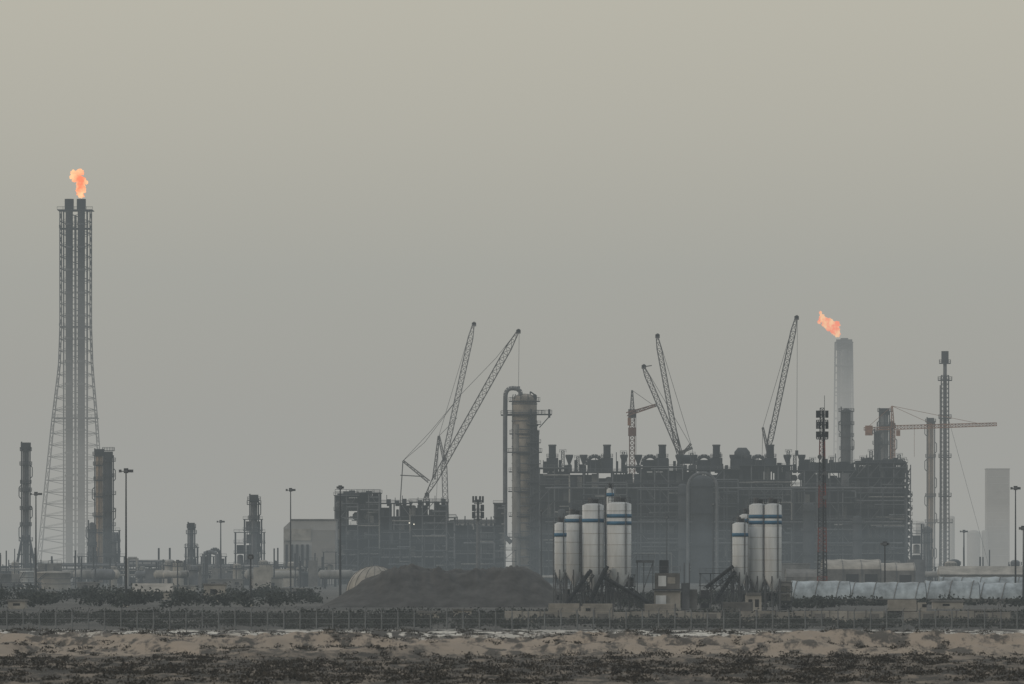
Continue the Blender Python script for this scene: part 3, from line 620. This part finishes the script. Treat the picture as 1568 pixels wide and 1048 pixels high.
def boxes(Y,items,rails=()):
    s=S(Y); b=B()
    for u0,u1,v0,v1,dy,dp,m_ in items: b.box(s.x(u0),s.x(u1),Y+dy,Y+dy+dp,s.z(v1),s.z(v0),m_)
    for u0,u1,v in rails: b.rail(s.x(u0),s.x(u1),Y-1,s.z(v),STEELB,1.1,1.2,.05)
    return b,s
b,s=boxes(Y,[(1003,1041,878,902,0,5,CONCD),(1002,1042,905,960,.3,5,CONC),(1008,1020,882,898,-.1,.09,WHITE),(1022,1034,884,894,-.1,.09,CONC),(1000,1044,902,904.5,-.5,6,STEEL),(1010,1024,858,878,1,3,STEEL),(974,1002,858,862,1,3,STEELB),(1044,1056,893,960,1,4,STEELB),(1056,1068,903,960,2,4,CONCD)],[(1002,1042,876),(974,1002,857)])
for u in (976,986,1000,1048,1056): b.tube((s.x(u),Y+2,0),(s.x(u),Y+2,s.z(862)),.14,STEELB)
b.tube((s.x(976),Y+2,s.z(930)),(s.x(1000),Y+2,s.z(862)),.12,STEELB)
b.box(s.x(1004),s.x(1020),Y-.12,Y+.2,s.z(935),s.z(912),WHITE)
b.truss((s.x(960),Y-1,s.z(900)),(s.x(1004),Y+1,s.z(935)),1.2,1.2,8,.1,.06,STEEL)
b.obj('concrete_batching_plant')
b=B()
for (u0,v0,u1,v1) in ((905,925,930,872),(866,932,905,878),(925,890,1000,932),(1095,925,1125,880),(1080,905,1122,872)):
    p,q_=s.P(u0,v0,-4),s.P(u1,v1,-4); b.truss(p,q_,1.6,1.6,9,.12,.07,STEEL); b.tube(p+Vector((0,0,.7)),q_+Vector((0,0,.7)),.4,CLAD,6)
    for t in (.2,.6,.95): c_=p.lerp(q_,t); b.tube((c_.x,c_.y,0),(c_.x,c_.y,c_.z),.1,STEELB); b.tube((c_.x+1.2,c_.y,0),(c_.x,c_.y,c_.z),.08,STEELB)
b.obj('conveyor')
random.seed(31)
for (u0,u1,vt) in ((850,875,886),(880,930,893),(930,972,880),(1072,1120,878),(1122,1150,890),(1150,1212,892)):
    s=S(1675); b=B(); Y2=1675; x0,x1,zt=s.x(u0),s.x(u1),s.z(vt); n=max(2,int((x1-x0)/2.2))
    for i_ in range(n+1):
        xx=x0+(x1-x0)*i_/n
        b.tube((xx,Y2,0),(xx,Y2,zt),.14,STEELB)
        if i_<n:
            xb=x0+(x1-x0)*(i_+1)/n
            for k in range(3):
                z0,z1=zt*k/3,zt*(k+1)/3; b.tube((xx,Y2,z0),(xb,Y2,z1),.07,STEELB) if (i_+k)%2 else b.tube((xb,Y2,z0),(xx,Y2,z1),.07,STEELB)
                if random.random()<.5: b.box(xx+.2,xb-.2,Y2+1,Y2+3,z0,z0+(z1-z0)*U(.4,.95),random.choice([CLAD,STEEL,STEELB,CONCD,CONC]))
    for k in (1,2,3): b.box(x0-.2,x1+.2,Y2-.6,Y2+3,zt*k/3-.15,zt*k/3,STEEL); b.rail(x0-.2,x1+.2,Y2-.6,zt*k/3,STEELB,1,1.2,.05)
    b.obj('steel_platform')
b,s=boxes(1640,[(1142,1166,912,960,0,4,CONC),(1143,1165,908,912,-.2,4.4,CONCD),(1146,1152,918,930,-.05,.04,DARK),(1156,1162,918,930,-.05,.04,DARK)]); b.obj('site_cabin')
# ------------------------------------------------------------------ long membrane sheds and arched stores
def vault(u0,u1,vt,ve,Y,D,m,name='arched_warehouse',rib=6,rm=None,door=True,skew=0):
    s=S(Y); b=B(); x0,x1=s.x(u0),s.x(u1); zt,ze=s.z(vt),s.z(ve); n=12; nn=max(2,int((x1-x0)/1.5)); vs=[];fs=[]
    for a in range(nn+1):
        xx=x0+(x1-x0)*a/nn; sag=.25*abs(math.sin(math.pi*(xx-x0)/rib))-.15
        for i_ in range(n+1): t=math.pi*i_/n; vs.append((xx,Y+D/2-D/2*math.cos(t),ze+(zt-ze-sag*math.sin(t))*math.sin(t)))
    for a in range(nn):
        for i_ in range(n): p=a*(n+1)+i_; fs.append((p,p+1,p+n+2,p+n+1))
    b.add(vs,fs,m,True); b.add([vs[i_] for i_ in range(n+1)]+[vs[nn*(n+1)+i_] for i_ in range(n+1)],[tuple(range(n+1)),tuple(range(n+1,2*n+2))],m)
    b.box(x0+.05,x1-.05,Y+.05,Y+D-.05,0,ze,CONCD)
    k=int((x1-x0)/rib)
    for i_ in range(k+1):
        xx=x0+i_*rib; b.path([(min(x1,xx+skew*j/10),Y+D/2-(D/2+.05)*math.cos(math.pi*j/10),ze+.08+(zt-ze)*math.sin(math.pi*j/10)) for j in range(11)],.12,rm or CONCD,4)
        b.tube((xx,Y-.1,0),(xx,Y-.1,ze),.14,STEELB)
        if i_<k and door and (i_*7)%3: b.box(xx+1,xx+rib-1,Y-.1,Y+.0,0,ze*.8,DARK)
    b.obj(name)
for u0,u1,vt in ((1214,1302,890),(1303,1418,892),(1419,1500,890),(1501,1640,893)):
    vault(u0,u1,vt,917,1900,15,PLAST,'membrane_shed',5.2,CONCD,True,3)
vault(1440,1640,884,905,2150,16,PLAST,'membrane_shed',5.2,CONCD,False,3)
vault(1262,1350,857,872,2500,30,CONC); vault(1345,1402,862,874,2600,26,CONC); vault(1205,1262,872,884,2400,22,CONCD)
# ------------------------------------------------------------------ haze (homogeneous absorbing volume, scattered light put in as emission)
def haze(name,x0,x1,y0,y1,z0,z1,sig,col,k=1.0):
    b=B(); m=bpy.data.materials.new(name+'_glow'); m.use_nodes=True; nt=m.node_tree;N=nt.nodes;L=nt.links; N.remove(N['Principled BSDF'])
    b.box(x0,x1,y0,y1,z0,z1,m)
    a=N.new('ShaderNodeVolumeAbsorption'); a.inputs['Color'].default_value=(0,0,0,1); a.inputs['Density'].default_value=sig
    e=N.new('ShaderNodeEmission'); e.inputs['Color'].default_value=(*col,1); e.inputs['Strength'].default_value=sig*k
    ad=N.new('ShaderNodeAddShader'); L.new(a.outputs[0],ad.inputs[0]); L.new(e.outputs[0],ad.inputs[1]); L.new(ad.outputs[0],N['Material Output'].inputs['Volume'])
    return b.obj(name,(0,0,0))
HC=(.305,.338,.343); HF=(.365,.355,.325)
haze('haze',-19000,19000,-250,16000,-20,600,7.4e-5,HC)
haze('haze',-8000,8000,1960,3420,-8,22,6e-5,(.24,.29,.32))
for i_,zt in enumerate((38,75,115,160)): haze('haze',-9000-i_*50,9000+i_*50,3760+i_*23,9000+i_*40,-12-i_,zt,1.8e-4,HF)
# ------------------------------------------------------------------ light
sun_dir=Vector((-.85,-.42,.30)).normalized(); el=math.asin(sun_dir.z); rot=math.atan2(sun_dir.x,sun_dir.y)
sl=bpy.data.lights.new('sun','SUN'); sl.energy=.75; sl.angle=math.radians(10); sl.color=(1,.84,.66)
so=bpy.data.objects.new('sun',sl); so.rotation_euler=(-sun_dir).to_track_quat('-Z','Y').to_euler(); so.location=(-500,0,800); bpy.context.collection.objects.link(so)
w=bpy.data.worlds.new('World'); sc.world=w; w.use_nodes=True; nt=w.node_tree;N=nt.nodes;L=nt.links
bg=N['Background']; sky=N.new('ShaderNodeTexSky'); sky.sky_type='NISHITA'; sky.sun_disc=False; sky.sun_elevation=el; sky.sun_rotation=rot; sky.dust_density=8; sky.air_density=1.5
L.new(sky.outputs[0],bg.inputs['Color']); bg.inputs['Strength'].default_value=.07
bg2=N.new('ShaderNodeBackground'); tc=N.new('ShaderNodeTexCoord'); sx=N.new('ShaderNodeSeparateXYZ'); cr=N.new('ShaderNodeValToRGB')
L.new(tc.outputs['Generated'],sx.inputs[0]); L.new(sx.outputs['Z'],cr.inputs[0]); L.new(cr.outputs[0],bg2.inputs['Color'])
e=cr.color_ramp.elements; e[0].position=0; e[0].color=(.50,.39,.265,1); e[1].position=1; e[1].color=(.80,.82,.84,1)
for p,c_ in ((.02,(.55,.455,.33)),(.035,(.60,.52,.385)),(.055,(.67,.60,.46)),(.075,(.70,.64,.50)),(.3,(.73,.71,.63))): q_=e.new(p); q_.color=(*c_,1)
mx=N.new('ShaderNodeMixShader'); mx.inputs[0].default_value=.88; L.new(bg.outputs[0],mx.inputs[1]); L.new(bg2.outputs[0],mx.inputs[2]); L.new(mx.outputs[0],N['World Output'].inputs['Surface'])
cd=bpy.data.cameras.new('camera'); cam=bpy.data.objects.new('camera',cd); bpy.context.collection.objects.link(cam)
cam.location=(0,0,H); cam.rotation_euler=(math.radians(90),0,0); cd.sensor_width=36; cd.lens=36/(1568*K); cd.shift_y=(HY-524)/1568; cd.clip_start=1; cd.clip_end=60000
cd.dof.use_dof=True; cd.dof.focus_distance=3000; cd.dof.aperture_fstop=2.0
sc.camera=cam
